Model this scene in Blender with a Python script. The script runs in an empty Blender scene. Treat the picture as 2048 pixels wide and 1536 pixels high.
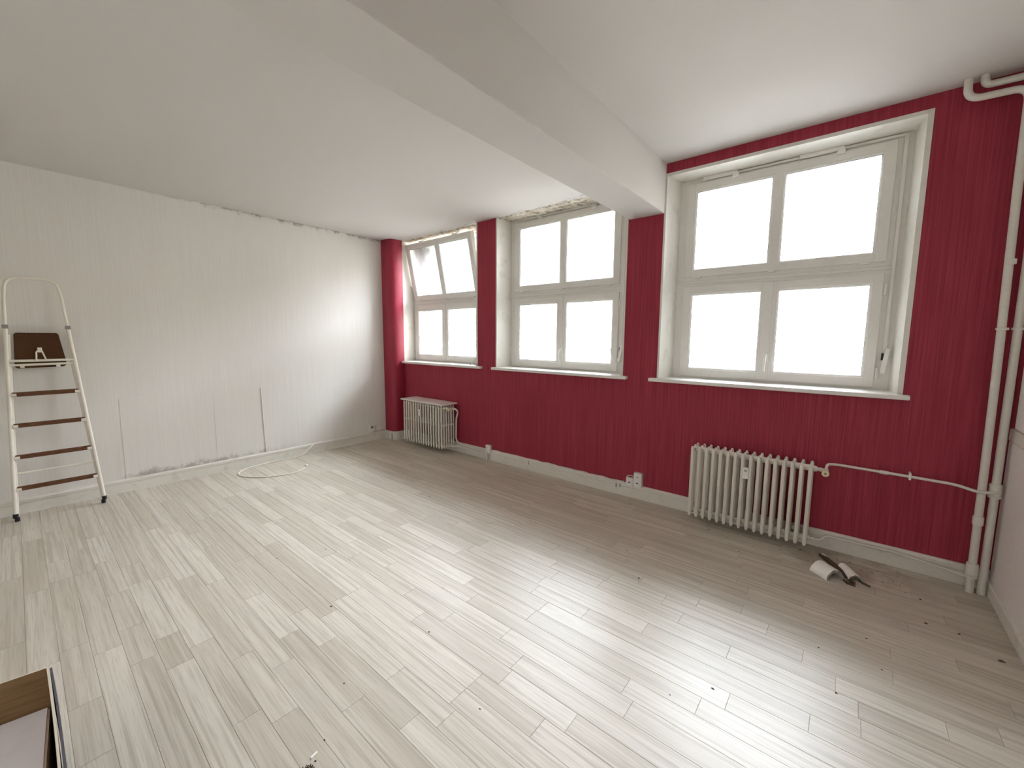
import bpy, bmesh, math, random
from mathutils import Vector, Matrix
R = random.Random(7)
SC = bpy.context.scene
COL = SC.collection
PI = math.pi

# ---------------------------------------------------------------- camera, world, exposure
F_PX = 820.1
cam_d = bpy.data.cameras.new('camera'); cam = bpy.data.objects.new('camera', cam_d); COL.objects.link(cam)
cam_d.sensor_width = 36.0; cam_d.lens = 36.0 * F_PX / 2048.0
cam_d.clip_start = 0.02; cam_d.clip_end = 200
YAW, PITCH, ROLL = -0.691509759, -0.112283608, 0.00652712581
CAM = Vector((5.29479, -3.63423, 1.5))
fw = Vector((math.sin(YAW)*math.cos(PITCH), math.cos(YAW)*math.cos(PITCH), math.sin(PITCH)))
rt = Vector((math.cos(YAW), -math.sin(YAW), 0)); up = rt.cross(fw)
rt2 = rt*math.cos(ROLL) + up*math.sin(ROLL); up2 = up*math.cos(ROLL) - rt*math.sin(ROLL)
m = Matrix((rt2, up2, -fw)).transposed().to_4x4(); m.translation = CAM
cam.matrix_world = m
SC.camera = cam
SC.view_settings.view_transform = 'Standard'; SC.view_settings.look = 'None'
SC.view_settings.gamma = 1.0; SC.view_settings.use_curve_mapping = False
SC.view_settings.exposure = 0.0
SC.cycles.max_bounces = 12; SC.cycles.diffuse_bounces = 8; SC.cycles.transparent_max_bounces = 12

SKY = 75.0
w = bpy.data.worlds.new('overcast_sky'); SC.world = w; w.use_nodes = True
nt = w.node_tree; nt.nodes.clear()
wo = nt.nodes.new('ShaderNodeOutputWorld'); bg = nt.nodes.new('ShaderNodeBackground')
tc = nt.nodes.new('ShaderNodeTexCoord'); sp = nt.nodes.new('ShaderNodeSeparateXYZ'); rp = nt.nodes.new('ShaderNodeValToRGB')
mr = nt.nodes.new('ShaderNodeMapRange'); mr.inputs['From Min'].default_value = -1
nt.links.new(tc.outputs['Generated'], sp.inputs[0]); nt.links.new(sp.outputs['Z'], mr.inputs['Value'])
nt.links.new(mr.outputs[0], rp.inputs[0]); nt.links.new(rp.outputs[0], bg.inputs[0]); nt.links.new(bg.outputs[0], wo.inputs[0])
e = rp.color_ramp.elements
e[0].position = 0.485; e[0].color = (.07, .065, .055, 1)
e[1].position = 1.0; e[1].color = (.89, .945, 1.06, 1)
x = rp.color_ramp.elements.new(0.515); x.color = (.38, .385, .41, 1)
bg.inputs[1].default_value = SKY

# ---------------------------------------------------------------- helpers
def obj(name, bm, mat=None, parent=None, loc=None, smooth=False, recalc=True):
    if recalc: bmesh.ops.recalc_face_normals(bm, faces=bm.faces)
    me = bpy.data.meshes.new(name); bm.to_mesh(me); bm.free()
    if mat is not None: me.materials.append(mat)
    if smooth:
        for p in me.polygons: p.use_smooth = True
        try: me.set_sharp_from_angle(angle=math.radians(38))
        except Exception: pass
    o = bpy.data.objects.new(name, me); COL.objects.link(o)
    if parent is not None: o.parent = parent
    if loc is not None: o.location = loc
    return o
def tag(o, label=None, cat=None, group=None, kind=None):
    if label: o['label'] = label
    if cat: o['category'] = cat
    if group: o['group'] = group
    if kind: o['kind'] = kind
    return o
def empty(name, loc=(0, 0, 0), rz=0.0):
    o = bpy.data.objects.new(name, None); COL.objects.link(o); o.location = loc; o.rotation_euler.z = rz
    o.empty_display_size = .1
    return o
def dup(o, parent=None, loc=None):
    c = o.copy(); COL.objects.link(c)
    if parent is not None: c.parent = parent
    if loc is not None: c.location = loc
    for ch in list(o.children): dup(ch, c)
    return c
def B(bm=None): return bmesh.new() if bm is None else bm
def box(bm, x0, x1, y0, y1, z0, z1, bev=0.0):
    r = bmesh.ops.create_cube(bm, size=1.0)
    for v in r['verts']:
        v.co = Vector(((x0+x1)/2 + v.co.x*(x1-x0), (y0+y1)/2 + v.co.y*(y1-y0), (z0+z1)/2 + v.co.z*(z1-z0)))
    if bev > 0:
        es = list({e for v in r['verts'] for e in v.link_edges})
        bmesh.ops.bevel(bm, geom=es, offset=bev, segments=2, affect='EDGES', profile=.6)
    return bm
def prism(bm, pts, axis, a0, a1):
    """extrude a closed polygon along axis; pts are the two other coordinates in cyclic order"""
    def P(p, a):
        if axis == 'x': return (a, p[0], p[1])
        if axis == 'y': return (p[0], a, p[1])
        return (p[0], p[1], a)
    v0 = [bm.verts.new(P(p, a0)) for p in pts]; v1 = [bm.verts.new(P(p, a1)) for p in pts]
    n = len(pts)
    bm.faces.new(v0); bm.faces.new(list(reversed(v1)))
    for i in range(n): bm.faces.new((v0[i], v1[i], v1[(i+1) % n], v0[(i+1) % n]))
    return bm
def fillet(pts, rad, seg=6):
    pts = [Vector(p) for p in pts]; out = [pts[0]]
    for i in range(1, len(pts)-1):
        a, b, c = pts[i-1], pts[i], pts[i+1]
        rr = rad[i-1] if isinstance(rad, (list, tuple)) else rad
        d1 = (a-b); d2 = (c-b); t = min(rr, d1.length*.48, d2.length*.48)
        if t < 1e-5: out.append(b); continue
        p, q = b + d1.normalized()*t, b + d2.normalized()*t
        for k in range(seg+1):
            s = k/seg; out.append(p*(1-s)**2 + b*2*s*(1-s) + q*s*s)
    out.append(pts[-1]); return out
def sweep(bm, pts, r, n=10, cap=True):
    pts = [Vector(p) for p in pts]
    q = [pts[0]]
    for p in pts[1:]:
        if (p-q[-1]).length > 1e-5: q.append(p)
    pts = q
    rr = r if isinstance(r, (list, tuple)) else [r]*len(pts)
    t0 = (pts[1]-pts[0]).normalized()
    u = t0.orthogonal().normalized(); rings = []
    for i, p in enumerate(pts):
        if i == 0: t = t0
        elif i == len(pts)-1: t = (pts[i]-pts[i-1]).normalized()
        else: t = ((pts[i]-pts[i-1]).normalized() + (pts[i+1]-pts[i]).normalized()).normalized()
        u = (u - t*u.dot(t)).normalized(); v = t.cross(u)
        rings.append([bm.verts.new(p + (u*math.cos(2*PI*k/n) + v*math.sin(2*PI*k/n))*rr[i]) for k in range(n)])
    for a, b in zip(rings, rings[1:]):
        for k in range(n): bm.faces.new((a[k], a[(k+1) % n], b[(k+1) % n], b[k]))
    if cap: bm.faces.new(list(reversed(rings[0]))); bm.faces.new(rings[-1])
    return bm
def cyl(bm, p, q, r, n=14): return sweep(bm, [p, q], r, n)
def ring(bm, x0, x1, z0, z1, l, r_, b, t, y0, y1, bev=.003):
    """rectangular frame in the XZ plane, member widths l r b t, between y0 (room side) and y1"""
    box(bm, x0, x0+l, y0, y1, z0, z1, bev); box(bm, x1-r_, x1, y0, y1, z0, z1, bev)
    box(bm, x0+l-.001, x1-r_+.001, y0+.0006, y1-.0006, z0+.0004, z0+b, bev); box(bm, x0+l-.001, x1-r_+.001, y0+.0006, y1-.0006, z1-t, z1-.0004, bev)
    return bm

# ---------------------------------------------------------------- materials
def S(r, g, b):   # sRGB 0-255 -> linear
    f = lambda c: (c/255/12.92) if c/255 <= .04045 else ((c/255+.055)/1.055)**2.4
    return (f(r), f(g), f(b), 1)
class M:
    def __init__(s, name, base=(.8, .8, .8, 1), rough=.6, spec=.3, metal=0.0):
        s.m = bpy.data.materials.new(name); s.m.use_nodes = True; s.t = s.m.node_tree
        s.b = s.t.nodes['Principled BSDF']; s.b.inputs['Base Color'].default_value = base
        s.b.inputs['Roughness'].default_value = rough; s.b.inputs['Metallic'].default_value = metal
        s.b.inputs['Specular IOR Level'].default_value = spec
        s._pos = None
    def n(s, t, **k):
        nd = s.t.nodes.new(t)
        for a, v in k.items(): setattr(nd, a, v)
        return nd
    def lk(s, a, b): s.t.links.new(a, b)
    def setin(s, sock, v):
        if hasattr(v, 'is_output'): s.lk(v, sock)
        else: sock.default_value = v
    def pos(s):
        if s._pos is None: s._pos = s.n('ShaderNodeNewGeometry').outputs['Position']
        return s._pos
    def xyz(s):
        q = s.n('ShaderNodeSeparateXYZ'); s.lk(s.pos(), q.inputs[0]); return q.outputs
    def math(s, op, a, b=0.0, clamp=False):
        q = s.n('ShaderNodeMath', operation=op); q.use_clamp = clamp
        s.setin(q.inputs[0], a); s.setin(q.inputs[1], b); return q.outputs[0]
    def step(s, v, a, b):     # smooth 0..1 ramp from a to b
        q = s.n('ShaderNodeMapRange', interpolation_type='SMOOTHSTEP')
        s.setin(q.inputs['Value'], v); q.inputs['From Min'].default_value = a; q.inputs['From Max'].default_value = b
        return q.outputs[0]
    def noise(s, scale, vec=None, sc=1.0, det=3.0, rough=.55, off=None):
        v = vec if vec is not None else s.pos()
        q = s.n('ShaderNodeMapping'); s.lk(v, q.inputs[0]); q.inputs['Scale'].default_value = scale
        if off is not None: s.setin(q.inputs['Location'], off)
        k = s.n('ShaderNodeTexNoise'); s.lk(q.outputs[0], k.inputs['Vector']); k.inputs['Scale'].default_value = sc
        k.inputs['Detail'].default_value = det; k.inputs['Roughness'].default_value = rough
        return k.outputs[0]
    def mix(s, f, a, b, blend='MIX'):
        q = s.n('ShaderNodeMix', data_type='RGBA', blend_type=blend)
        s.setin(q.inputs[0], f); s.setin(q.inputs[6], a); s.setin(q.inputs[7], b); return q.outputs[2]
    def color(s, v): s.setin(s.b.inputs['Base Color'], v); return s
    def bump(s, h, strength=.2, dist=.002):
        q = s.n('ShaderNodeBump'); q.inputs['Strength'].default_value = strength; q.inputs['Distance'].default_value = dist
        s.lk(h, q.inputs['Height']); s.lk(q.outputs[0], s.b.inputs['Normal']); return s

WHITE_A = (.78, .765, .73, 1)
def red_paper():
    k = M('red_wallpaper', rough=.62, spec=.22)
    a = k.noise((95, 95, 1.2), det=4); b = k.noise((260, 260, 2.5), det=2); c = k.noise((1.3, 1.3, .8), det=3)
    f = k.math('ADD', k.math('MULTIPLY', a, .6), k.math('MULTIPLY', b, .4))
    f = k.step(f, .36, .66)
    col = k.mix(f, (.262, .026, .043, 1), (.385, .049, .075, 1))
    col = k.mix(k.math('MULTIPLY', k.step(c, .45, .75), .25), col, (.23, .014, .03, 1))
    return k.color(col).bump(f, .25, .0015).m
def column_red():
    k = M('column_red_paint', rough=.42, spec=.35)
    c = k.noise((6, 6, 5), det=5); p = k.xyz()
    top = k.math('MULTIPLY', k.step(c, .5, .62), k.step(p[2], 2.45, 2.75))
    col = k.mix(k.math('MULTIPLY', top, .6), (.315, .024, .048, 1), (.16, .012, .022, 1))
    return k.color(col).bump(c, .15, .004).m
def left_paper():
    k = M('offwhite_wallpaper', rough=.7, spec=.2)
    p = k.xyz()
    fib = k.noise((110, 110, 1.5), det=4); big = k.noise((1, 1, .7), det=3)
    col = k.mix(k.step(fib, .3, .75), (.725, .70, .655, 1), (.77, .75, .71, 1))
    # darker damp below the step, by run of the wall
    n1 = k.noise((9, 9, 9), det=6, rough=.65); n2 = k.noise((26, 26, 26), det=5, rough=.7)
    y = p[1]
    main = k.math('MULTIPLY', k.step(y, -3.12, -2.98), k.math('SUBTRACT', 1.0, k.step(y, -2.45, -1.15)))
    low = k.math('SUBTRACT', 1.0, k.step(p[2], .135, .27))
    thr = k.math('ADD', k.math('MULTIPLY', n1, .6), k.math('MULTIPLY', n2, .4))
    d = k.math('ADD', thr, k.math('MULTIPLY', low, .32))
    mould = k.math('MULTIPLY', k.step(d, .70, .88), k.math('MULTIPLY', main, low))
    # streaks running up the seams
    st = k.noise((14, 14, .9), det=4)
    seam = k.math('MULTIPLY', k.step(st, .56, .72), k.math('SUBTRACT', 1.0, k.step(p[2], .2, 1.0)))
    col = k.mix(k.math('MULTIPLY', seam, .10), col, (.50, .47, .42, 1))
    # under the ceiling
    hi = k.step(p[2], 2.74, 2.86); hir = k.math('MULTIPLY', k.step(y, -2.7, -1.9), 1.0)
    hm = k.math('MULTIPLY', k.step(k.math('ADD', thr, k.math('MULTIPLY', hi, .25)), .68, .86), k.math('MULTIPLY', hi, hir))
    line = k.math('MULTIPLY', k.step(p[2], 2.842, 2.858), k.math('MULTIPLY', k.step(n1, .36, .62), k.step(y, -3.0, -2.0)))
    tot = k.math('MAXIMUM', k.math('MULTIPLY', mould, .62), k.math('MAXIMUM', k.math('MULTIPLY', hm, .75), k.math('MULTIPLY', line, .8)))
    col = k.mix(tot, col, (.20, .175, .135, 1))
    col = k.mix(k.math('MULTIPLY', k.step(big, .4, .8), .10), col, (.6, .57, .52, 1))
    return k.color(col).bump(fib, .14, .0012).m
def plain_paper():
    k = M('pale_lilac_paper', rough=.75, spec=.2); f = k.noise((120, 120, 120), det=3)
    return k.color(k.mix(k.step(f, .3, .7), (.76, .725, .70, 1), (.82, .79, .765, 1))).bump(f, .2, .001).m
def ceiling_mat():
    k = M('ceiling_white', rough=.8, spec=.15); f = k.noise((170, 170, 170), det=3); g = k.noise((.9, .9, .9), det=2)
    p = k.xyz()
    col = k.mix(k.math('MULTIPLY', g, .25), (.635, .612, .58, 1), (.575, .55, .51, 1))
    # damp marks along the window heads
    n = k.noise((7, 16, 7), det=6, rough=.7)
    edge = k.step(p[1], -.14, .02)
    dm = k.math('MULTIPLY', k.step(k.math('ADD', n, k.math('MULTIPLY', edge, .12)), .62, .76), k.math('MULTIPLY', edge, k.math('SUBTRACT', 1.0, k.step(p[0], 3.6, 3.65))))
    e2 = k.math('MULTIPLY', k.math('SUBTRACT', 1.0, k.step(p[0], .0, .07)), k.step(n, .5, .68))
    e2 = k.math('MULTIPLY', e2, k.step(p[1], -2.6, -1.2))
    col = k.mix(k.math('MULTIPLY', k.math('MAXIMUM', dm, k.math('MULTIPLY', e2, .6)), .7), col, (.22, .19, .14, 1))
    return k.color(col).bump(f, .18, .001).m
def painted(name, c=WHITE_A, rough=.42, spec=.4, dirt=.25, dc=(.42, .38, .31, 1), sc=14):
    k = M(name, rough=rough, spec=spec); f = k.noise((sc, sc, sc), det=5, rough=.65)
    return k.color(k.mix(k.math('MULTIPLY', k.step(f, .5, .78), dirt), c, dc)).bump(f, .08, .001).m
def plank_mat():
    k = M('bleached_oak_vinyl', rough=.34, spec=.6)
    at = k.n('ShaderNodeAttribute'); at.attribute_name = 'tint'; t = at.outputs['Fac']
    off = k.n('ShaderNodeCombineXYZ'); k.lk(k.math('MULTIPLY', t, 37.0), off.inputs[0]); k.lk(k.math('MULTIPLY', t, 91.0), off.inputs[1])
    g1 = k.noise((1.1, 24, 1), det=5, rough=.6, off=off.outputs[0]); g2 = k.noise((5, 150, 1), det=3, off=off.outputs[0])
    g3 = k.noise((2.2, 7, 1), det=3, off=off.outputs[0]); g4 = k.noise((.8, 46, 1), det=4, rough=.6, off=off.outputs[0])
    base = k.mix(t, (.48, .43, .35, 1), (.63, .58, .495, 1))
    col = k.mix(k.math('MULTIPLY', k.step(g1, .42, .66), .42), base, (.70, .655, .57, 1))
    col = k.mix(k.math('MULTIPLY', k.step(g4, .47, .64), .55), col, (.34, .295, .225, 1))
    col = k.mix(k.math('MULTIPLY', k.step(g2, .48, .68), .42), col, (.33, .285, .22, 1))
    col = k.mix(k.math('MULTIPLY', k.step(g3, .5, .72), .16), col, (.44, .42, .40, 1))
    p = k.xyz(); dn = k.noise((5, 5, 5), det=6, rough=.7)
    heap = k.math('MULTIPLY', k.step(p[0], 4.85, 5.2), k.math('SUBTRACT', 1.0, k.step(p[0], 5.45, 5.95)))
    reach = k.math('MULTIPLY', heap, k.step(p[1], -.60, -.22))
    dust = k.math('MULTIPLY', k.step(k.math('ADD', dn, k.math('MULTIPLY', reach, .16)), .48, .74), reach, clamp=True)
    col = k.mix(k.math('MULTIPLY', dust, .55), col, (.20, .14, .085, 1))     # plaster dust and felt crumbs spilled round the broken shards
    q = k.n('ShaderNodeMapRange'); k.lk(g1, q.inputs['Value']); q.inputs['To Min'].default_value = .30; q.inputs['To Max'].default_value = .46
    k.lk(q.outputs[0], k.b.inputs['Roughness'])
    return k.color(col).bump(k.math('ADD', g1, k.math('MULTIPLY', g2, .7)), .10, .0012).m
def pane_mat(name, fac, tint, nscale=60):   # fac: share of light the pane scatters
    k = M(name); t = k.t; t.nodes.remove(k.b); out = [n for n in t.nodes if n.type == 'OUTPUT_MATERIAL'][0]
    tr = k.n('ShaderNodeBsdfTransparent'); tl = k.n('ShaderNodeBsdfTranslucent'); gl = k.n('ShaderNodeBsdfGlossy')
    tr.inputs[0].default_value = tint; tl.inputs[0].default_value = tint; gl.inputs['Roughness'].default_value = .12
    n1 = k.noise((nscale, nscale, nscale), det=3); n2 = k.noise((3.5, 3.5, 3.5), det=3)
    f = k.math('ADD', fac-.22, k.math('ADD', k.math('MULTIPLY', n1, .22), k.math('MULTIPLY', n2, .22)), clamp=True)
    m1 = k.n('ShaderNodeMixShader'); k.lk(f, m1.inputs[0]); k.lk(tr.outputs[0], m1.inputs[1]); k.lk(tl.outputs[0], m1.inputs[2])
    fr = k.n('ShaderNodeFresnel'); fr.inputs[0].default_value = 1.3
    m2 = k.n('ShaderNodeMixShader'); k.lk(fr.outputs[0], m2.inputs[0]); k.lk(m1.outputs[0], m2.inputs[1]); k.lk(gl.outputs[0], m2.inputs[2])
    k.lk(m2.outputs[0], out.inputs[0]); return k.m
def plaster_mat():
    k = M('broken_plaster', rough=.9, spec=.1); f = k.noise((16, 24, 16), det=6, rough=.62)
    return k.color(k.mix(k.step(f, .34, .58), (.30, .25, .18, 1), (.66, .61, .52, 1))).bump(f, .6, .006).m

RED, COLRED, PAPER, LILAC, CEIL = red_paper(), column_red(), left_paper(), plain_paper(), ceiling_mat()
GLOSS = painted('white_gloss_paint', (.74, .715, .66, 1), .38, .4, .22)
REVEAL = painted('reveal_plaster', (.78, .76, .70, 1), .6, .25, .45, (.45, .41, .33, 1), 7)
SILLM = painted('sill_paint', (.80, .775, .735, 1), .3, .5, .2)
PVC = painted('white_pvc', (.77, .755, .715, 1), .32, .45, .16, (.5, .46, .38, 1), 10)
PVC2 = painted('white_pvc_clean', (.84, .83, .80, 1), .25, .5, .06)
RAD = painted('radiator_enamel', (.74, .71, .64, 1), .36, .45, .25, (.5, .45, .36, 1), 20)
PIPE = painted('pipe_paint', (.72, .695, .63, 1), .4, .4, .3, (.5, .45, .36, 1), 25)
SKIRT = painted('skirting_paint', (.72, .695, .63, 1), .42, .35, .4, (.42, .37, .29, 1), 12)
PLANK = plank_mat(); PLASTER = plaster_mat()
GROUT = M('floor_underlay', (.30, .27, .23, 1), .8).m
FROST = pane_mat('frosted_glass', .24, (.93, .95, .94, 1)); CLEARISH = pane_mat('light_frosted_glass', .12, (.96, .97, .97, 1), 40)
FILLGLASS = pane_mat('fill_window_glass', .4, (.31, .305, .30, 1))  # dark tint sets the strength of the added fill window
GASKET = M('grey_gasket', (.10, .11, .12, 1), .5).m
DARK = M('dark_gap', (.03, .027, .024, 1), .8).m
STONE = painted('outer_stone', (.20, .205, .21, 1), .8, .2, .3, (.28, .25, .17, 1), 5)
BROWN = (lambda k: k.color(k.mix(k.step(k.noise((400, 400, 400), det=2), .35, .65), (.050, .022, .010, 1), (.115, .055, .026, 1))).m)(M('brown_ribbed_mat', rough=.85, spec=.15))
STEPB = (lambda k: k.color(k.mix(k.step(k.noise((90, 18, 220), det=3), .35, .65), (.095, .038, .018, 1), (.165, .075, .038, 1))).m)(M('brown_step_mat', rough=.75, spec=.2))
LADW = painted('ladder_enamel', (.82, .785, .69, 1), .3, .5, .15)
BLACK = M('black_rubber', (.012, .012, .016, 1), .5).m
STEEL = M('worn_steel', (.32, .31, .29, 1), .4, .5, .8).m
CARD = (lambda k: k.color(k.mix(k.step(k.noise((6, 6, 160), det=3), .35, .7), (.245, .155, .075, 1), (.33, .215, .115, 1))).m)(M('brown_cardboard', rough=.85, spec=.15))
CARDE = M('cut_cardboard_edge', (.62, .55, .44, 1), .85).m
CARDOUT = painted('printed_cardboard', (.10, .095, .11, 1), .7, .2, .6, (.22, .17, .11, 1), 60)
FOAM = painted('white_foam', (.84, .81, .82, 1), .8, .15, .1)
KNOB = M('ivory_knob', (.74, .66, .42, 1), .4).m
KNOBD = M('knob_cap', (.30, .29, .17, 1), .4).m
SHELL = painted('white_plaster_shell', (.88, .86, .81, 1), .8, .15, .15)
SHELLIN = painted('grey_shell_core', (.34, .33, .29, 1), .9, .1, .5)
CORK = painted('brown_felt', (.10, .07, .048, 1), .95, .1, .7, (.25, .185, .125, 1), 70)
CABLE = M('white_cable', (.82, .78, .68, 1), .45).m
PINK = M('pink_cloth', (.62, .07, .25, 1), .9).m
WEB = M('cobweb', (.86, .84, .78, 1), .9).m

# ---------------------------------------------------------------- room shell
H1, H2, HB = 2.863, 2.966, 2.565
BX0, BX1 = 3.654, 3.968
XR = 6.05; YB = -5.3
WIN = [  # opening left, right, sash left, top of opening
    dict(n=1, ho=.12, xl=.19, xr=1.731, s=.200, zt=2.90, sl=.196, sr=1.812),
    dict(n=2, xl=2.038, xr=3.640, s=2.125, zt=2.90, sl=2.000, sr=3.690),
    dict(n=3, xl=3.968, xr=5.560, s=4.083, zt=2.882, sl=3.905, sr=5.597)]
ZO = 1.125; TW = .52

def wall_with_openings():
    xs = sorted({-.25, 6.35, *[k.get('ho', k['xl']) for k in WIN], *[k['xr'] for k in WIN]}); zs = [-.05, ZO, 2.882, 2.90, 3.2]
    hole = lambda xa, za: any(k.get('ho', k['xl'])-1e-6 <= xa < k['xr']-1e-6 and ZO-1e-6 <= za < k['zt']-1e-6 for k in WIN)
    bm = B(); vd = {}
    def v(x, y, z):
        key = (round(x, 4), round(y, 4), round(z, 4))
        if key not in vd: vd[key] = bm.verts.new(key)
        return vd[key]
    cell = {(i, j): not hole(xs[i], zs[j]) for i in range(len(xs)-1) for j in range(len(zs)-1)}
    for (i, j), solid in cell.items():
        if not solid: continue
        x0, x1, z0, z1 = xs[i], xs[i+1], zs[j], zs[j+1]
        bm.faces.new((v(x0, 0, z0), v(x1, 0, z0), v(x1, 0, z1), v(x0, 0, z1)))
        bm.faces.new((v(x0, TW, z0), v(x0, TW, z1), v(x1, TW, z1), v(x1, TW, z0)))
        for di, dj, q in ((-1, 0, ((x0, z0), (x0, z1))), (1, 0, ((x1, z0), (x1, z1))), (0, -1, ((x0, z0), (x1, z0))), (0, 1, ((x0, z1), (x1, z1)))):
            if not cell.get((i+di, j+dj), False):
                (a, b), (c, d) = q
                bm.faces.new((v(a, 0, b), v(c, 0, d), v(c, TW, d), v(a, TW, b)))
    return bm
wb = tag(obj('wall_back', wall_with_openings(), RED), 'dark red striped wallpapered wall with three windows', kind='structure')
wl = tag(obj('wall_left', box(B(), -.15, 0, YB, -.001, -.05, 3.2), PAPER), 'off-white wallpapered wall with mould above the skirting', kind='structure')
FX0, FX1, FZ0, FZ1 = 2.6, 5.1, .95, 2.35     # wide frosted window added behind the viewer as fill light
bm = B()
for q in ((-.15, FX0, -.05, 3.2), (FX1, 6.35, -.05, 3.2), (FX0, FX1, -.05, FZ0), (FX0, FX1, FZ1, 3.2)): box(bm, q[0], q[1], YB-.15, YB, q[2], q[3])
tag(obj('wall_front', bm, LILAC), 'plain pale wall behind the viewer', kind='structure')
W4 = tag(empty('window_4'), 'unseen frosted window added behind the viewer for fill light', kind='structure')
bm = B(); ring(bm, FX0, FX1, FZ0, FZ1, .06, .06, .06, .06, YB-.10, YB-.04, .003); box(bm, 3.82, 3.88, YB-.10, YB-.04, FZ0+.05, FZ1-.05, .003); obj('frame', bm, PVC, W4)
for a, b in ((FX0+.055, 3.825), (3.875, FX1-.055)): obj('pane', box(B(), a, b, YB-.078, YB-.064, FZ0+.055, FZ1-.055), FILLGLASS, W4)
wr = tag(obj('wall_right', box(B(), XR, XR+.2, YB, -.001, -.05, 3.2), LILAC), 'pale lilac wall beside the two riser pipes', kind='structure')
obj('lower_panel', box(B(), 6.031, XR+.01, YB+.01, -.008, .0, .928, .003), LILAC, wr)
obj('dado_rail', box(B(), 6.027, XR+.01, YB+.01, .012-.02, .931, 1.0, .005), GLOSS, wr)
obj('casing', box(B(), 6.030, XR+.01, YB+.01, -.075, 1.004, 2.96, .008), LILAC, wr)
# lower drops of replaced wallpaper on the left wall
ysl = [-.21, -.78, -1.31, -1.842, -2.312, -2.838, -3.056]
for i, (a, b) in enumerate(zip(ysl, ysl[1:])):
    bm = B(); t = .0014 + .0004*(i % 3)
    box(bm, -.002, t, b-.0004, a+.0004, .128, .912 + .008*math.sin(i*2.1), .0006)
    obj('wallpaper_strip', bm, PAPER, wl)
bm = B(); sweep(bm, fillet([(.0035, -1.830, .132), (.0045, -1.836, .4), (.004, -1.846, .88), (.003, -1.846, .905)], .03), .0036, 8); obj('wallpaper_seam', bm, PAPER, wl, smooth=True)
bm = B(); sweep(bm, [(.001, -2.312, .135), (.001, -2.310, .9)], .0028, 6); obj('wallpaper_seam', bm, PAPER, wl, smooth=True)

# ceiling: two bays and the beam between them
ce = tag(obj('ceiling', box(B(), -.15, BX0+.02, YB-.1, .30, H1, H1+.2), CEIL), 'white plaster ceiling in two bays with a dropped beam', kind='structure')
obj('right_bay', box(B(), BX1-.02, 6.35, YB-.1, .02, H2, H2+.2), CEIL, ce)
bm = box(B(), BX0, BX1, YB-.1, .012, HB, 3.1, .006)
obj('beam', bm, CEIL, ce)
# rough broken plaster at the heads of the two left windows and under the left bay edge
def rough_strip(x0, x1, y0, y1, z, dz, nx, ny, seed):
    rr = random.Random(seed); bm = B(); g = {}
    for i in range(nx+1):
        for j in range(ny+1):
            edge = (j in (0, ny)) or i in (0, nx)
            jy = (rr.random()-.5)*.035 if 0 < i < nx else 0
            g[i, j] = bm.verts.new((x0+(x1-x0)*i/nx + (rr.random()-.5)*.012, y0+(y1-y0)*j/ny + jy*(1 if j == 0 else .5), z+.004 if edge else z-dz*rr.random()))
    for i in range(nx):
        for j in range(ny): bm.faces.new((g[i, j], g[i+1, j], g[i+1, j+1], g[i, j+1]))
    return bm
obj('broken_plaster', rough_strip(2.045, 3.60, -.004, .24, H1, .013, 70, 7, 3), PLASTER, ce)
obj('broken_plaster', rough_strip(.25, 1.70, .02, .245, H1, .016, 64, 6, 5), PLASTER, ce)

# building across the courtyard, added to hold back low sky light
FACADE = painted('courtyard_render', (.30, .27, .21, 1), .9, .1, .3, (.2, .17, .13, 1), .8)
YARD = M('courtyard_paving', (.12, .115, .105, 1), .9).m
tag(obj('courtyard_facade', box(B(), -30, 36, 8.0, 8.4, -.5, 5.3), FACADE), 'rendered facade across the courtyard, added to hold back low sky', kind='structure')
tag(obj('courtyard_ground', box(B(), -30, 36, TW+.1, 8.0, -.6, -.45), YARD), 'paved courtyard ground outside the windows', kind='structure')

# corner boxed-in column with rounded edge
foot = [(0, -.193), (.06, -.199), (.12, -.198), (.165, -.190), (.198, -.174), (.219, -.150), (.230, -.120), (.233, -.085), (.233, -.04), (.228, .003), (0, .003)]
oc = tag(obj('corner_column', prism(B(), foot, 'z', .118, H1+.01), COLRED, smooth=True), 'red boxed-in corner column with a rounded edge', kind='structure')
fo2 = [(px*1.075 + (.004 if py < 0 else .01), py*1.085 - .002 if py < 0 else py) for px, py in foot]
bm = B(); prism(bm, fo2, 'z', 0, .098)
obj('plinth', bm, SKIRT, oc, smooth=True)
fo3 = [(px*1.12 + .004, py*1.13 - .002 if py < 0 else py) for px, py in foot]
obj('plinth_moulding', prism(B(), fo3, 'z', .0985, .122), SKIRT, oc, smooth=True)
obj('plinth_crack', box(B(), .176, .181, -.2135, -.19, .002, .096), DARK, oc)

# skirting
prof = [(0, 0), (-.016, 0), (-.016, .086), (-.013, .089), (-.018, .093), (-.019, .116), (-.012, .128), (0, .130)]
bbk = obj('baseboard_back', prism(B(), [(p[0], p[1]) for p in prof], 'x', .25, 6.03), SKIRT)
tag(bbk, 'chipped white skirting board under the red wall', kind='structure')
bbl = obj('baseboard_left', prism(B(), [(-p[0], p[1]*.97) for p in prof], 'y', YB+.01, -.19), SKIRT)
tag(bbl, 'white skirting board under the off-white wall', kind='structure')
bbr = obj('baseboard_right', prism(B(), [(6.031+p[0]*.8, p[1]*.62) for p in prof], 'y', YB+.01, -.02), SKIRT)
tag(bbr, 'low white skirting board at the right wall', kind='structure')
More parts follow.
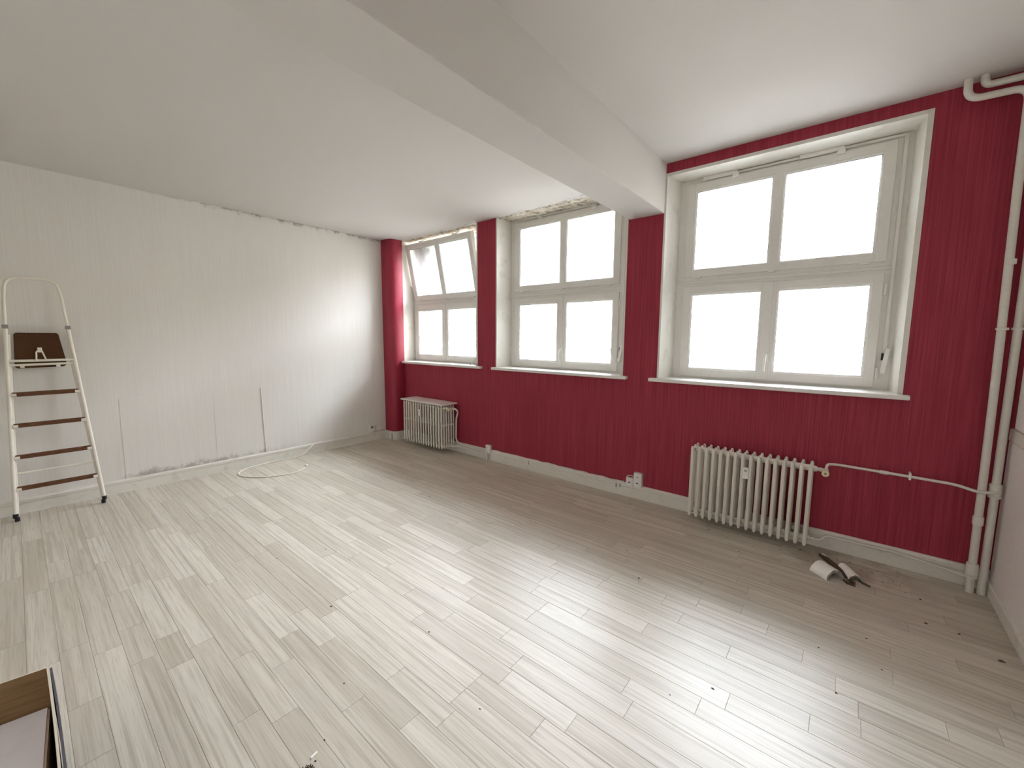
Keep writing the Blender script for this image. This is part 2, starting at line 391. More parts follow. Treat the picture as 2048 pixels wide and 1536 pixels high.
# a cable clipped to the top of the skirting and chips in it
bm = B(); pts = []
for i in range(24):
    u = i/23; pts.append((1.99 + u*1.71, -.012 + .004*math.sin(i*1.7), .134 + .003*math.sin(i*2.3) + (.004 if i in (5, 11, 17) else 0)))
sweep(bm, pts, .0042, 6); obj('skirting_cable', bm, SKIRT, bbk, smooth=True)
for xx in (2.55, 3.62, 3.66): obj('crack', box(B(), xx, xx+.005, -.0195, -.015, .06 + .02*R.random(), .112), DARK, bbk)

# ---------------------------------------------------------------- floor: base and planks
fl = tag(obj('floor', box(B(), -.1, 6.2, YB, .05, -.12, -.004), GROUT), 'bleached oak effect plank floor', kind='structure')
def plank_bm(bm, x0, x1, y0, y1, tint, lay):
    c = .0012; d = .0011; g = .0003
    lo = [(x0+g, y0+g), (x1-g, y0+g), (x1-g, y1-g), (x0+g, y1-g)]; hi = [(x0+c, y0+c), (x1-c, y0+c), (x1-c, y1-c), (x0+c, y1-c)]
    a = [bm.verts.new((p[0], p[1], -.004)) for p in lo]; b = [bm.verts.new((p[0], p[1], -d)) for p in lo]; t = [bm.verts.new((p[0], p[1], 0)) for p in hi]
    fs = [bm.faces.new(t)]
    for q, r_ in ((a, b), (b, t)):
        for k in range(4): fs.append(bm.faces.new((q[k], q[(k+1) % 4], r_[(k+1) % 4], r_[k])))
    for f in fs: f[lay] = tint
known = {  # butt joints read off the floor, by row (rows counted from the window wall)
    36: [.772, 1.716], 35: [.675, 1.318, 1.648], 34: [1.215, 1.654, 2.657], 33: [1.045, 1.561, 2.088, 2.529], 32: [1.747, 2.045, 2.75, 3.026],
    31: [2.1, 2.94], 30: [1.2, 2.206, 3.185], 29: [1.4, 2.394, 3.381], 27: [1.3, 2.228, 3.065], 26: [1.198, 2.235, 3.207], 25: [1.152, 2.144, 3.126], 24: [.9, 1.75, 3.126]}
RW = .1006
def proj_size(x0, x1, y0, y1):
    ps = []
    for px, py in ((x0, y0), (x1, y0), (x1, y1), (x0, y1)):
        d = Vector((px, py, 0)) - CAM; z = d.dot(fw)
        if z < .25: z = .25
        ps.append((max(0, min(2048, 1024 + F_PX*d.dot(rt2)/z)), max(0, min(1536, 768 - F_PX*d.dot(up2)/z))))
    a = 0
    for (xa, ya), (xb, yb) in zip(ps, ps[1:]+ps[:1]): a += xa*yb - xb*ya
    return abs(a)/2
planks = []
for row in range(0, 53):
    y1 = -row*RW; y0 = max(y1-RW, YB)
    js = [0.0] + known.get(row, [])
    if len(js) == 1: js.append(.25 + R.random()*.7)
    while js[-1] < 6.03: js.append(js[-1] + R.choice((.34, .48, .62, .86, .94, .98, 1.0, .66)))
    js[-1] = 6.035
    if js[-1]-js[-2] < .12: js.pop(-2)
    for xa, xb in zip(js, js[1:]): planks.append((proj_size(xa, xb, y0, y1), xa, xb, y0, y1, R.random()))
planks.sort(key=lambda p: -p[0])
def plank_obj(name, lst, kind=None):
    bm = B(); lay = bm.faces.layers.float.new('tint')
    for _, xa, xb, y0, y1, t in lst: plank_bm(bm, xa, xb, y0, y1, t, lay)
    o = obj(name, bm, PLANK, fl)
    if kind: o['kind'] = kind
for p in planks[:298]: plank_obj('plank', [p])
plank_obj('far_planks', planks[298:], 'stuff')

# ---------------------------------------------------------------- windows
YF = .25    # room face of the fixed frame
def handle(parent, x, z, y, mat):
    bm = B(); box(bm, x-.011, x+.011, y-.008, y, z-.045, z+.025, .004)
    cyl(bm, (x, y-.006, z), (x, y-.034, z), .008, 10)
    sweep(bm, fillet([(x, y-.03, z+.008), (x-.002, y-.042, z-.03), (x-.004, y-.044, z-.085), (x-.004, y-.03, z-.128)], .03), [.0085]*1 + [.0085]*99 if False else .0082, 8)
    return obj('handle', bm, mat, parent, smooth=True)
def pane(parent, x0, x1, z0, z1, y, mat):
    o = obj('pane', box(B(), x0, x1, y, y+.018, z0, z1), mat, parent)
    bm = B(); ring(bm, x0-.001, x1+.001, z0-.001, z1+.001, .005, .005, .005, .005, y-.004, y-.0005, 0); obj('gasket', bm, GASKET, parent)
    bm = B(); ring(bm, x0-.014, x1+.014, z0-.014, z1+.014, .0145, .0145, .0145, .0145, y-.012, y-.002, .003); obj('glazing_bead', bm, PVC2, parent)
    return o
def window(k, tilt, lab):
    n, s, xl, xr, zt = k['n'], k['s'], k['xl'], k['xr'], k['zt']
    W = empty('window_%d' % n, (0, 0, 0)); tag(W, lab, kind='structure')
    f0 = s-.075 if n > 1 else s-.045; f1 = s+1.425; ft = 2.872
    # reveal linings (splayed), one piece each side
    bm = B()
    hx = k.get('ho', xl)-.002
    prism(bm, [(hx, 0.0), (xl+.007, -.0005), (f0+.012, YF+.004), (hx, YF+.004)], 'z', ZO, zt)
    prism(bm, [(xr+.002, 0.0), (xr-.012, -.0005), (f1-.006, YF+.004), (xr+.002, YF+.004)], 'z', ZO, zt)
    if n == 3: prism(bm, [(0.0, zt+.002), (-.0005, zt-.014), (YF+.004, 2.868), (YF+.004, zt+.002)], 'x', xl, xr)
    obj('reveal', bm, REVEAL, W)
    # outer masonry around the opening
    bm = B()
    for (a, b, c, d) in ((xl-.01, f0+.025, ZO-.02, zt+.02), (f1-.02, xr+.01, ZO-.02, zt+.02), (f0, f1, 2.845, zt+.02)):
        box(bm, a, b, YF+.075, TW+.03, c, d)
    obj('outer_reveal', bm, STONE, W)
    obj('outer_sill', box(B(), f0, f1, YF+.07, TW+.06, ZO-.03, ZO+.035), STONE, W)
    # corner bead round the room edge of the opening
    bm = B()
    box(bm, xl-.004, xl+.013, -.004, .004, 1.15, zt+.003, .001)
    if n == 3:
        box(bm, xr-.024, xr+.004, -.004, .004, 1.15, zt+.003, .001); box(bm, xl+.013, xr-.024, -.004, .004, zt-.022, zt+.003, .001)
    else: box(bm, xr-.013, xr+.004, -.004, .004, 1.15, zt+.003, .001)
    obj('corner_bead', bm, GLOSS, W)
    bm = box(B(), k['sl'], k['sr'], -.052, YF+.01, 1.121, 1.151, .005); obj('sill', bm, SILLM, W, smooth=True)
    # fixed frame with transom
    bm = B(); ring(bm, f0, f1, 1.143, ft, .085 if n > 1 else .05, .09, .05, .06, YF, YF+.06, .003)
    box(bm, f0+.04, f1-.05, YF-.0015, YF+.0585, 1.955, 2.045, .003); box(bm, f0+.01, f1-.01, YF-.010, YF+.004, 1.985, 2.004, .003); box(bm, f0+.01, f1-.01, YF-.006, YF+.004, 2.012, 2.026, .002)
    obj('frame', bm, PVC, W)
    # upper hopper sash, pivoted on its lower edge
    y0, y1 = -.020, .04
    us = empty('upper_sash'); us.parent = W; us.location = (s, YF, 2.04); us.rotation_euler.x = tilt
    bm = B(); ring(bm, 0, 1.34, 0, .792, .063, .059, .052, .060, y0, y1, .003)
    box(bm, .645, .703, y0+.001, y1-.001, .045, .738, .003); obj('sash_frame', bm, PVC, us)
    for (a, b) in ((.076, .632), (.716, 1.268)): pane(us, a, b, .065, .718, y0+.014, CLEARISH)
    for a in (.09, .64, 1.20): obj('hinge', box(B(), a, a+.05, y0-.004, y0+.01, -.012, .002, .002), PVC2, us)
    for a in (.345, 1.018): 
        bm = box(B(), a, a+.048, y0-.016, y0+.002, .772, .806, .004); obj('clamp', bm, PVC2, us)
    if n == 1:   # stays that hold the sash open
        for a in (.37, 1.05):
            bm = B(); sweep(bm, [(a, -.02, .79), (a+.02, .07, .825), (a+.02, .16, .80)], .005, 6); obj('stay_arm', bm, STEEL, us)
    # lower pair
    ls = empty('lower_sash'); ls.parent = W; ls.location = (s, YF, 1.168)
    bm = B(); ring(bm, 0, .640, 0, .792, .063, .03, .062, .062, y0, y1, .003); obj('sash_frame', bm, PVC, ls)
    pane(ls, .076, .606, .076, .716, y0+.014, FROST)
    rs = empty('lower_sash'); rs.parent = W; rs.location = (s, YF, 1.168)
    bm = B(); ring(bm, .648, 1.34, 0, .792, .067, .055, .062, .062, y0, y1, .003); box(bm, .622, .690, y0-.010, y0+.006, .004, .788, .006); obj('sash_frame', bm, PVC, rs)
    pane(rs, .728, 1.272, .076, .716, y0+.014, FROST)
    handle(rs, .676 if n > 1 else .672, .205, y0-.009, PVC2)
    for zz in (.06, .64):
        bm = B(); cyl(bm, (1.352, y0-.002, zz), (1.352, y0-.002, zz+.075), .0075, 8); obj('hinge', bm, PVC2, rs, smooth=True)
        bm = B(); cyl(bm, (-.010, y0-.002, zz), (-.010, y0-.002, zz+.075), .0065, 8); obj('hinge', bm, PVC2, ls, smooth=True)
    # remote opener: head rod, two shoes, upright rod and crank
    hz = 2.853; yr = YF-.012
    bm = B(); box(bm, s+.12, s+1.385, yr-.006, yr+.010, hz-.008, hz+.008, .002); obj('opener_rod', bm, PVC, W)
    for a in (.12, .795): obj('opener_shoe', box(B(), s+a, s+a+.262, yr-.018, yr+.008, hz-.013, hz+.015, .004), PVC2, W)
    bm = B(); box(bm, s+1.372, s+1.392, yr-.006, yr+.010, 1.40, hz+.006, .003); obj('opener_upright', bm, PVC, W)
    if n >= 2:
        ck = obj('crank_handle', box(B(), -.013, .013, -.010, .010, -.165, .012, .004), PVC2, W, loc=(s+1.398, yr-.024, 1.432)); ck.rotation_euler = (math.radians(-6), math.radians(7), 0)
        obj('crank_socket', box(B(), s+1.366, s+1.380, yr-.022, yr-.004, 1.36, 1.41, .003), DARK, W)
    return W
TILT = math.atan2(.160, .775)
W1 = window(WIN[0], TILT, 'left window beside the red column, upper sash tilted open')
W2 = window(WIN[1], 0, 'middle white window between two red piers, all sashes shut')
W3 = window(WIN[2], 0, 'large right window right of the ceiling beam')
for k in WIN:     # sky portals just outside the glass
    ld = bpy.data.lights.new('window_portal', 'AREA'); ld.shape = 'RECTANGLE'; ld.size = 1.5; ld.size_y = 1.75; ld.cycles.is_portal = True
    lo = bpy.data.objects.new('window_portal', ld); COL.objects.link(lo); lo.location = ((k['s']+.67), TW+.08, 2.0); lo.rotation_euler.x = -PI/2
    lo['kind'] = 'helper'
ld = bpy.data.lights.new('window_portal', 'AREA'); ld.shape = 'RECTANGLE'; ld.size = 2.4; ld.size_y = 1.4; ld.cycles.is_portal = True
lo = bpy.data.objects.new('window_portal', ld); COL.objects.link(lo); lo.location = (3.85, YB-.17, 1.65); lo.rotation_euler.x = PI/2; lo['kind'] = 'helper'

# ---------------------------------------------------------------- radiators
def section_bm(depth_n, dp, r, z0, z1, bridge):
    bm = B(); D = dp*(depth_n-1)
    for k in range(depth_n):
        y = k*dp; zt = z1-.012; zb = z0+.012
        sweep(bm, [(0, y, z0), (0, y, z0+.006), (0, y, z0+.02), (0, y, z1-.02), (0, y, z1-.006), (0, y, z1)], [r*.35, r*.8, r, r, r*.8, r*.35], 8)
    for z in (z0+.030, z1-.030): sweep(bm, [(0, 0, z), (0, D, z)], [r*.92]*2, 8)
    if bridge: box(bm, -r*.55, r*.55, 0, D, bridge-.012, bridge+.012, .003)
    return bm
def radiator(loc, nsec, pitch, dn, dp, r, z0, z1, bridge, label, valve_side):
    t = empty('radiator', loc); tag(t, label, 'radiator', 'white column radiators under the windows')
    first = obj('section', section_bm(dn, dp, r, z0, z1, bridge), RAD, t, smooth=True)
    for i in range(1, nsec): dup(first, t, (i*pitch, 0, 0))
    D = dp*(dn-1); L = pitch*(nsec-1)
    for z in (z0+.034, z1-.034):
        bm = B(); cyl(bm, (-.008, D/2, z), (L+.008, D/2, z), .022, 14); obj('header', bm, RAD, t, smooth=True)
    for i in (2, nsec-3):   # wall brackets
        bm = B(); box(bm, i*pitch+.020, i*pitch+.034, D/2-.01, -loc[1]-.002, z0+.055, z0+.075); box(bm, i*pitch+.020, i*pitch+.034, D/2-.01, D/2+.012, z0+.055, z0+.10)
        obj('bracket', bm, RAD, t)
    # union and valve at the right end of the upper header
    zv = z1-.036; bm = B()
    cyl(bm, (L+.006, D/2, zv), (L+.026, D/2, zv), .024, 6); cyl(bm, (L+.026, D/2, zv), (L+.036, D/2, zv), .020, 6); cyl(bm, (L+.034, D/2, zv), (L+.075, D/2, zv), .011, 12); cyl(bm, (L+.046, D/2, zv), (L+.058, D/2, zv), .017, 6)
    v = obj('valve', bm, RAD, t, smooth=True)
    bm = B(); cyl(bm, (L+.082, D/2+.006, zv), (L+.082, D/2-.046, zv), .016, 12); obj('valve_body', bm, RAD, v, smooth=True)
    bm = B(); pts = []
    rr = [.0225 if k % 2 else .0195 for k in range(16)]
    prism(bm, [(L+.082 + rr[k]*math.cos(k*PI/8), zv-.006 + rr[k]*math.sin(k*PI/8)) for k in range(16)], 'y', D/2-.07, D/2-.044)
    kn = obj('knob', bm, KNOB, v); bm = B(); cyl(bm, (L+.082, D/2-.068, zv-.006), (L+.082, D/2-.0725, zv-.006), .0085, 12); obj('knob_cap', bm, KNOBD, v)
    # return union at the bottom
    bm = B(); zb = z0+.036
    cyl(bm, (L+.006, D/2, zb), (L+.022, D/2, zb), .019, 6); cyl(bm, (L+.02, D/2, zb), (L+.05, D/2, zb), .009, 10); cyl(bm, (L+.036, D/2, zb), (L+.048, D/2, zb), .014, 6)
    obj('return_union', bm, RAD, t, smooth=True)
    return t, L, D
rad, L, D = radiator((4.357, -.200, 0), 16, .05173, 3, .0735, .0122, .056, .638, None, 'low white column radiator under the right window, top uncovered', 1)
bm = B(); box(bm, 7*.05173+.007, 8*.05173-.005, -.030, -.006, .462, .545, .004); hm = obj('heat_meter', bm, PVC2, rad)
obj('meter_display', box(B(), 7*.05173+.018, 8*.05173-.016, -.0312, -.029, .520, .526), GASKET, hm)
radl, L2, D2 = radiator((.551, -.250, 0), 16, .0520, 6, .0405, .0113, .070, .628, .372, 'deep white column radiator in the far corner with a shelf over it', 1)
hm2 = obj('heat_meter', box(B(), 7*.052-.020, 7*.052+.018, -.028, -.006, .455, .545, .004), PVC2, radl)
sh = obj('radiator_shelf', box(B(), .512, 1.385, -.285, -.022, .640, .658, .004), SILLM)
tag(sh, 'thin white shelf board lying on top of the corner radiator', 'shelf')
for o_ in (sh,):
    for yy in (-.2, -.09):
        obj('support_pad', box(B(), .60, 1.28, yy-.01, yy+.01, .6279, .6405), GLOSS, sh)

# ---------------------------------------------------------------- heating pipes
def pipe(name, label, pts, r, fil=.045, group='white painted heating pipes', seg=7, n=12):
    bm = B(); sweep(bm, fillet(pts, fil, seg), r, n)
    o = obj(name, bm, PIPE, smooth=True); tag(o, label, 'pipe', group); return o
def collar(par, c, ax, r, h, name='collar', mat=None):
    bm = B(); a = Vector(c); d = Vector(ax).normalized()*h/2; sweep(bm, [a-d, a-d*.8, a+d*.8, a+d], [r*.9, r, r, r*.9], 14); return obj(name, bm, mat or PIPE, par, smooth=True)
r1 = pipe('riser_pipe', 'left one of the two upright riser pipes in the right corner', [(5.943, -.095, -.003), (5.934, -.09, 1.2), (5.917, -.078, 2.40), (5.915, -.075, 2.846), (5.685, -.075, 2.856), (5.682, -.075, H2+.01)], .0185, [.3, .1, .06, .06])
for z, rr, h in ((1.567, .0255, .014), (1.935, .0225, .03), (.446, .0235, .055), (.145, .026, .075), (.10, .0275, .012)):
    collar(r1, (5.943-.0075*z, -.095+.0042*z, z), (-.0075, .0042, 1), rr, h)
r2 = pipe('riser_pipe', 'right one of the two upright riser pipes, beside the lilac wall', [(5.993, -.078, -.003), (5.992, -.075, 1.2), (5.989, -.072, 2.905), (5.748, -.072, 2.912), (5.745, -.072, H2+.01)], .0185, [.3, .06, .05])
for z, rr, h in ((1.567, .0255, .014), (.635, .026, .085), (.665, .0275, .012), (.60, .0275, .012)): collar(r2, (5.993-.001*z, -.078+.002*z, z), (0, 0, 1), rr, h)
zv = .638-.036; yv = -.2+D/2; xv = 4.357+L+.082
sp_ = pipe('supply_pipe', 'thin upper pipe from right radiator valve along red wall to riser', [(xv, yv, zv-.004), (xv+.003, yv+.02, zv+.040), (xv+.045, -.055, zv+.036), (5.55, -.045, .633), (5.84, -.05, .630), (5.925, -.125, .622), (5.993, -.105, .632), (5.993, -.08, .634)], .0088, [.02, .03, .05, .05, .04, .02], n=10)
collar(sp_, (5.515, -.0465, .633), (1, 0, 0), .0125, .045, 'coupling')
obj('pipe_clip', box(B(), 5.632, 5.644, -.058, -.001, .612, .655, .002), PVC2, sp_)
rp_ = pipe('return_pipe', 'thin lower pipe along the skirting from right radiator to riser', [(4.357+L+.05, yv, .056+.036), (5.222, yv+.02, .092), (5.242, -.05, .108), (5.62, -.034, .108), (5.86, -.045, .082), (5.93, -.085, .085)], .0075, [.03, .03, .06, .05], n=10)
zv2 = .628-.036; yv2 = -.25+D2/2; xv2 = .551+L2+.082
ps = pipe('supply_pipe', 'bent pipe dropping beside the corner radiator and along the skirting', [(xv2-.01, yv2+.012, zv2), (1.43, yv2+.045, zv2-.002), (1.425, -.05, .545), (1.385, -.045, .46), (1.375, -.045, .16), (1.46, -.045, .118), (1.90, -.045, .105), (1.94, -.06, .075), (1.944, -.062, -.003)], .0115, [.045, .05, .05, .06, .05, .05, .03], n=10)
pr = pipe('return_pipe', 'thinner pipe under the bent one, from foot of corner radiator', [(.551+L2+.05, yv2, .106), (1.41, yv2+.01, .104), (1.47, -.072, .098), (1.83, -.062, .078), (1.905, -.066, .062), (1.915, -.072, -.003)], .0075, [.04, .05, .05, .03], n=10)

# ---------------------------------------------------------------- sockets and cable boxes
def outlet_left(y0, y1, z0, z1, name, label, cat, pins):
    o = obj(name, box(B(), 0, .034, y0, y1, z0, z1, .005), SILLM); tag(o, label, cat)
    if pins:
        yc, zc = (y0+y1)/2, (z0+z1)/2+.012; bm = B(); cyl(bm, (.033, yc, zc), (.0355, yc, zc), .021, 16); obj('socket_well', bm, GASKET, o, smooth=True)
        bm = B(); cyl(bm, (.034, yc, zc-.002), (.037, yc, zc-.002), .013, 12); obj('socket_insert', bm, KNOBD, o, smooth=True)
        obj('cable_trunking', box(B(), 0.01, .03, yc-.03, yc+.012, z0-.04, z0+.001, .003), SKIRT, o)
    return o
outlet_left(-.478, -.405, .142, .240, 'wall_socket', 'square white socket with round well on off-white wall near corner', 'socket', True)
outlet_left(-.372, -.290, .134, .222, 'junction_box', 'blank white junction box nearest the red corner column', 'junction box', False)
o = obj('junction_box', box(B(), 1.897, 1.972, -.036, 0, .085, .189, .005), SILLM); tag(o, 'small white box on red wall where the bent pipe meets the floor', 'junction box')
obj('screw', box(B(), 1.918, 1.926, -.0375, -.035, .15, .158), GASKET, o)
o = obj('cable_box', box(B(), 3.806, 3.884, -.046, 0, .121, .256, .005), SILLM); tag(o, 'tall white box with a socket on the red wall skirting', 'cable box')
def tele(par, xc, zc, y):
    p = obj('socket_plate', box(B(), xc-.026, xc+.026, y-.004, y+.001, zc-.026, zc+.026, .002), PVC2, par)
    bm = B(); box(bm, xc-.012, xc+.012, y-.0055, y-.0035, zc-.004, zc+.004); box(bm, xc-.004, xc+.004, y-.0055, y-.0035, zc-.002, zc+.010); obj('socket_slot', bm, GASKET, p)
tele(o, 3.844, .160, -.046); obj('screw', box(B(), 3.838, 3.848, -.048, -.045, .214, .222), GASKET, o)
o2 = obj('telephone_socket', box(B(), 3.730, 3.800, -.040, 0, .112, .192, .004), SILLM); tag(o2, 'lower white socket joined to the left of the tall box', 'socket'); tele(o2, 3.765, .150, -.040)
bm = B(); sweep(bm, fillet([(3.725, -.01, .138), (3.722, -.012, .175), (3.735, -.016, .210), (3.79, -.020, .212), (3.835, -.047, .215)], .02), .0038, 8)
tag(obj('connecting_cable', bm, CABLE, smooth=True), 'short white cable arching from low socket to the tall box', 'cable')

# ---------------------------------------------------------------- cable on the floor
bm = B(); fp = [(.02, -1.27, .128), (.075, -1.36, .085), (.10, -1.47, .03), (.075, -1.60, .007), (.055, -1.74, .006), (.06, -1.90, .006), (.085, -2.03, .006), (.15, -2.14, .006), (.26, -2.20, .006), (.38, -2.19, .006), (.50, -2.12, .006), (.60, -2.00, .006), (.655, -1.86, .006), (.645, -1.74, .006), (.585, -1.655, .008), (.52, -1.60, .012)]
def spline(p, k=6):
    p = [Vector(q) for q in p]; o_ = []
    for i in range(len(p)-1):
        a, b, c, d = p[max(i-1, 0)], p[i], p[i+1], p[min(i+2, len(p)-1)]
        for j in range(k):
            t = j/k; o_.append(.5*((2*b) + (c-a)*t + (2*a-5*b+4*c-d)*t*t + (3*b-a-3*c+d)*t**3))
    return o_ + [p[-1]]
sweep(bm, spline(fp), .0058, 8)
cb = tag(obj('coaxial_cable', bm, CABLE, smooth=True), 'loose loop of white cable on the floor by off-white wall', 'cable')
bm = B(); cyl(bm, (.53, -1.609, .0115), (.492, -1.572, .013), .009, 10); obj('plug', bm, PVC2, cb, smooth=True)
bm = B(); cyl(bm, (.546, -1.623, .0105), (.528, -1.607, .0115), .0098, 10); obj('plug_ring', bm, GASKET, cb, smooth=True)

# ---------------------------------------------------------------- step ladder folded against the left wall
KX = .0872
def lp(y, z, d=0.0): return Vector((.215 - KX*z + d, y, z))     # a point of the leaning ladder plane, d towards the room
lad = empty('step_ladder', (.2, -3.5, 0)); tag(lad, 'white folding step ladder with brown treads leaning on the wall', 'ladder')
def lo(name, bm, mat, par=None, **k):
    o_ = obj(name, bm, mat, par or lad, **k)
    if par is None: o_.matrix_parent_inverse = Matrix.Translation((-.2, 3.5, 0))
    return o_
def yl(z): return -3.747 + .0465*z     # left stile
def yr(z): return -3.232 - .0650*z     # right stile
cl = 1.562
hoop = fillet([lp(yl(cl), cl), lp(yl(1.80), 1.80), lp(yl(1.96)+.012, 1.958), lp(yr(1.96)-.012, 1.958), lp(yr(1.80), 1.80), lp(yr(cl), cl)], [.02, .155, .155, .02], 10)
bm = B(); sweep(bm, hoop, .0105, 10); lo('hoop', bm, LADW, smooth=True)
for fn in (yl, yr):
    bm = B(); sweep(bm, [lp(fn(.055), .055, .012), lp(fn(1.0), 1.0, .006), lp(fn(cl), cl)], .0130, 10); st = lo('stile', bm, LADW, smooth=True)
    bm = B(); sweep(bm, [lp(fn(.035), .035, .012), lp(fn(.068), .068, .012)], .0160, 10); lo('foot_cap', bm, BLACK, st, smooth=True).matrix_parent_inverse = Matrix.Identity(4)
    bm = B(); c = lp(fn(cl), cl); box(bm, c.x-.012, c.x+.018, c.y-.017, c.y+.017, c.z-.015, c.z+.016, .004); lo('hinge_bracket', bm, STEEL)
    s_ = .014 if fn is yl else -.016
    bm = B(); sweep(bm, [lp(fn(.0)+s_*.6, .008, -.012), lp(fn(1.3)+s_, 1.3, -.022), lp(fn(1.5)+s_, 1.5, -.012)], .0108, 8); lg = lo('rear_leg', bm, LADW, smooth=True)
    bm = B(); sweep(bm, [lp(fn(.0)+s_*.6, -.0005, -.0115), lp(fn(.0)+s_*.6, .034, -.0125)], .0145, 10); lo('foot_cap', bm, BLACK, lg, smooth=True).matrix_parent_inverse = Matrix.Identity(4)
bm = B(); sweep(bm, [lp(yl(.379)+.01, .379, -.016), lp(yr(.379)-.01, .379, -.016)], .0085, 8); lo('rear_brace', bm, LADW, smooth=True)
def tread(z, lab=None):
    y0, y1 = yl(z)+.014, yr(z)-.014; bm = B(); c0 = lp(y0, z); h = .0185
    # a folded tread seen edge on: plate tilted with the ladder
    P_ = [(-.010, -h), (.016, -h+.004), (.016, h-.002), (-.010, h)]
    v0 = [bm.verts.new((c0.x+.004+a - KX*b, y0, z+b)) for a, b in P_]; v1 = [bm.verts.new((c0.x+.004+a - KX*b, y1, z+b)) for a, b in P_]
    bm.faces.new(v0); bm.faces.new(v1[::-1])
    for i in range(4): bm.faces.new((v0[i], v1[i], v1[(i+1) % 4], v0[(i+1) % 4]))
    bmesh.ops.bevel(bm, geom=list(bm.edges), offset=.004, segments=2, affect='EDGES')
    t_ = lo('tread', bm, STEPB)
    for yy in (y0, y1-.022): lo('bracket', box(B(), c0.x+.006, c0.x+.0235, yy-.003, yy+.025, z-.013, z+.010, .002), LADW, t_).matrix_parent_inverse = Matrix.Identity(4)
for z in (1.018, .767, .514, .260): tread(z)
# top crossbars and the folded-up platform
zb = 1.288
bm = B(); sweep(bm, [lp(yl(zb)+.008, zb, .006), lp(yr(zb)-.008, zb, .006)], .0105, 10); lo('crossbar', bm, LADW, smooth=True)
bm = B(); sweep(bm, [lp(yl(1.258)+.012, 1.254, .0), lp(yr(1.258)-.012, 1.258, .0)], .0095, 10); lo('crossbar', bm, LADW, smooth=True)
def board():
    bm = B(); pts = [(-3.650, 1.238), (-3.636, 1.226), (-3.384, 1.232), (-3.366, 1.246), (-3.3665, 1.29), (-3.392, 1.502), (-3.402, 1.515), (-3.625, 1.515), (-3.637, 1.502), (-3.650, 1.28)]
    a = [bm.verts.new(lp(y, z, -.022)) for y, z in pts]; b = [bm.verts.new(lp(y, z, -.008)) for y, z in pts]
    bm.faces.new(a); bm.faces.new(b[::-1])
    for i in range(len(pts)): bm.faces.new((a[i], a[(i+1) % len(pts)], b[(i+1) % len(pts)], b[i]))
    bmesh.ops.bevel(bm, geom=list(bm.edges), offset=.003, segments=1, affect='EDGES')
    return bm
pb = lo('platform', board(), BROWN)
for yy in (-3.612, -3.415): 
    c = lp(yy, 1.243, -.006); lo('platform_clip', box(B(), c.x-.004, c.x+.010, c.y-.012, c.y+.012, c.z-.012, c.z+.016, .003), LADW, pb).matrix_parent_inverse = Matrix.Identity(4)
bm = B(); sweep(bm, fillet([lp(-3.533, 1.285, .019), lp(-3.528, 1.365, .006), lp(-3.500, 1.378, .004), lp(-3.478, 1.285, .019)], .02), .0052, 8); lc = lo('latch_hook', bm, LADW, smooth=True)
c = lp(-3.508, 1.372, -.004); lo('latch_plate', box(B(), c.x-.004, c.x+.012, c.y-.013, c.y+.013, c.z-.018, c.z+.022, .003), LADW, pb).matrix_parent_inverse = Matrix.Identity(4)

# ---------------------------------------------------------------- cardboard box, cut off by the near corner
ZR = .33; C0 = Vector((3.183, -3.652, 0)); ud = Vector((math.cos(math.radians(-100.5)), math.sin(math.radians(-100.5)), 0)); vd = Vector((1, .004, 0))
LU, LV = .52, .62; TH = .006
cbx = empty('cardboard_box', (C0.x, C0.y, 0)); tag(cbx, 'open brown cardboard box with a white sheet inside, cut off by the frame', 'box')
def wallp(a, b, z0, z1, inn, mats, name, bulge=0.0):
    """upright board from a to b, thickness towards inn, slightly bowed"""
    bm = B(); N = 8; inn = inn.normalized(); g = []
    for i in range(N+1):
        p = a.lerp(b, i/N) - inn*bulge*math.sin(PI*i/N)
        g.append([bm.verts.new((p.x, p.y, z0)), bm.verts.new((p.x, p.y, z1)), bm.verts.new((p.x+inn.x*TH, p.y+inn.y*TH, z1)), bm.verts.new((p.x+inn.x*TH, p.y+inn.y*TH, z0))])
    for q, r_ in zip(g, g[1:]):
        for k in range(4):
            f = bm.faces.new((q[k], r_[k], r_[(k+1) % 4], q[(k+1) % 4])); f.material_index = {0: 2, 1: 1, 2: 0, 3: 1}[k]
    bm.faces.new(g[0]); bm.faces.new(g[-1][::-1])
    o_ = obj(name, bm, None, cbx); o_.matrix_parent_inverse = Matrix.Translation((-C0.x, -C0.y, 0))
    for q in mats: o_.data.materials.append(q)
    return o_
A0, A1, A2, A3 = C0, C0+ud*LU, C0+ud*LU+vd*LV, C0+vd*LV
MT = (CARD, CARDE, CARDOUT)
wallp(A0, A1, .004, ZR, vd, MT, 'side_panel'); wallp(A0+vd*.007, A3, .004, ZR+.002, ud, MT, 'side_panel', .002)
wallp(A3, A2, .004, ZR, -vd, MT, 'side_panel'); wallp(A1, A2, .004, ZR, -ud, MT, 'side_panel')
fp_ = wallp(A0+vd*.012-ud*.0075, A3-ud*.010, .17, ZR-.001, ud, (CARDOUT, CARDOUT, CARDOUT), 'folded_flap', .003)
bm = B(); vs = [bm.verts.new((p.x, p.y, z)) for z in (0, .004) for p in (A0, A1, A2, A3)]
bm.faces.new(vs[:4]); bm.faces.new(vs[4:][::-1])
for i in range(4): bm.faces.new((vs[i], vs[(i+1) % 4], vs[4+(i+1) % 4], vs[4+i]))
bo = obj('base', bm, CARD, cbx); bo.matrix_parent_inverse = Matrix.Translation((-C0.x, -C0.y, 0))
bm = B(); q = [C0+vd*.009+ud*.009, C0+vd*.009+ud*(LU-.02), C0+vd*(LV-.02)+ud*(LU-.02), C0+vd*(LV-.02)+ud*.050]
vs = [bm.verts.new((p.x, p.y, z)) for z in (.0042, ZR-.142) for p in q]
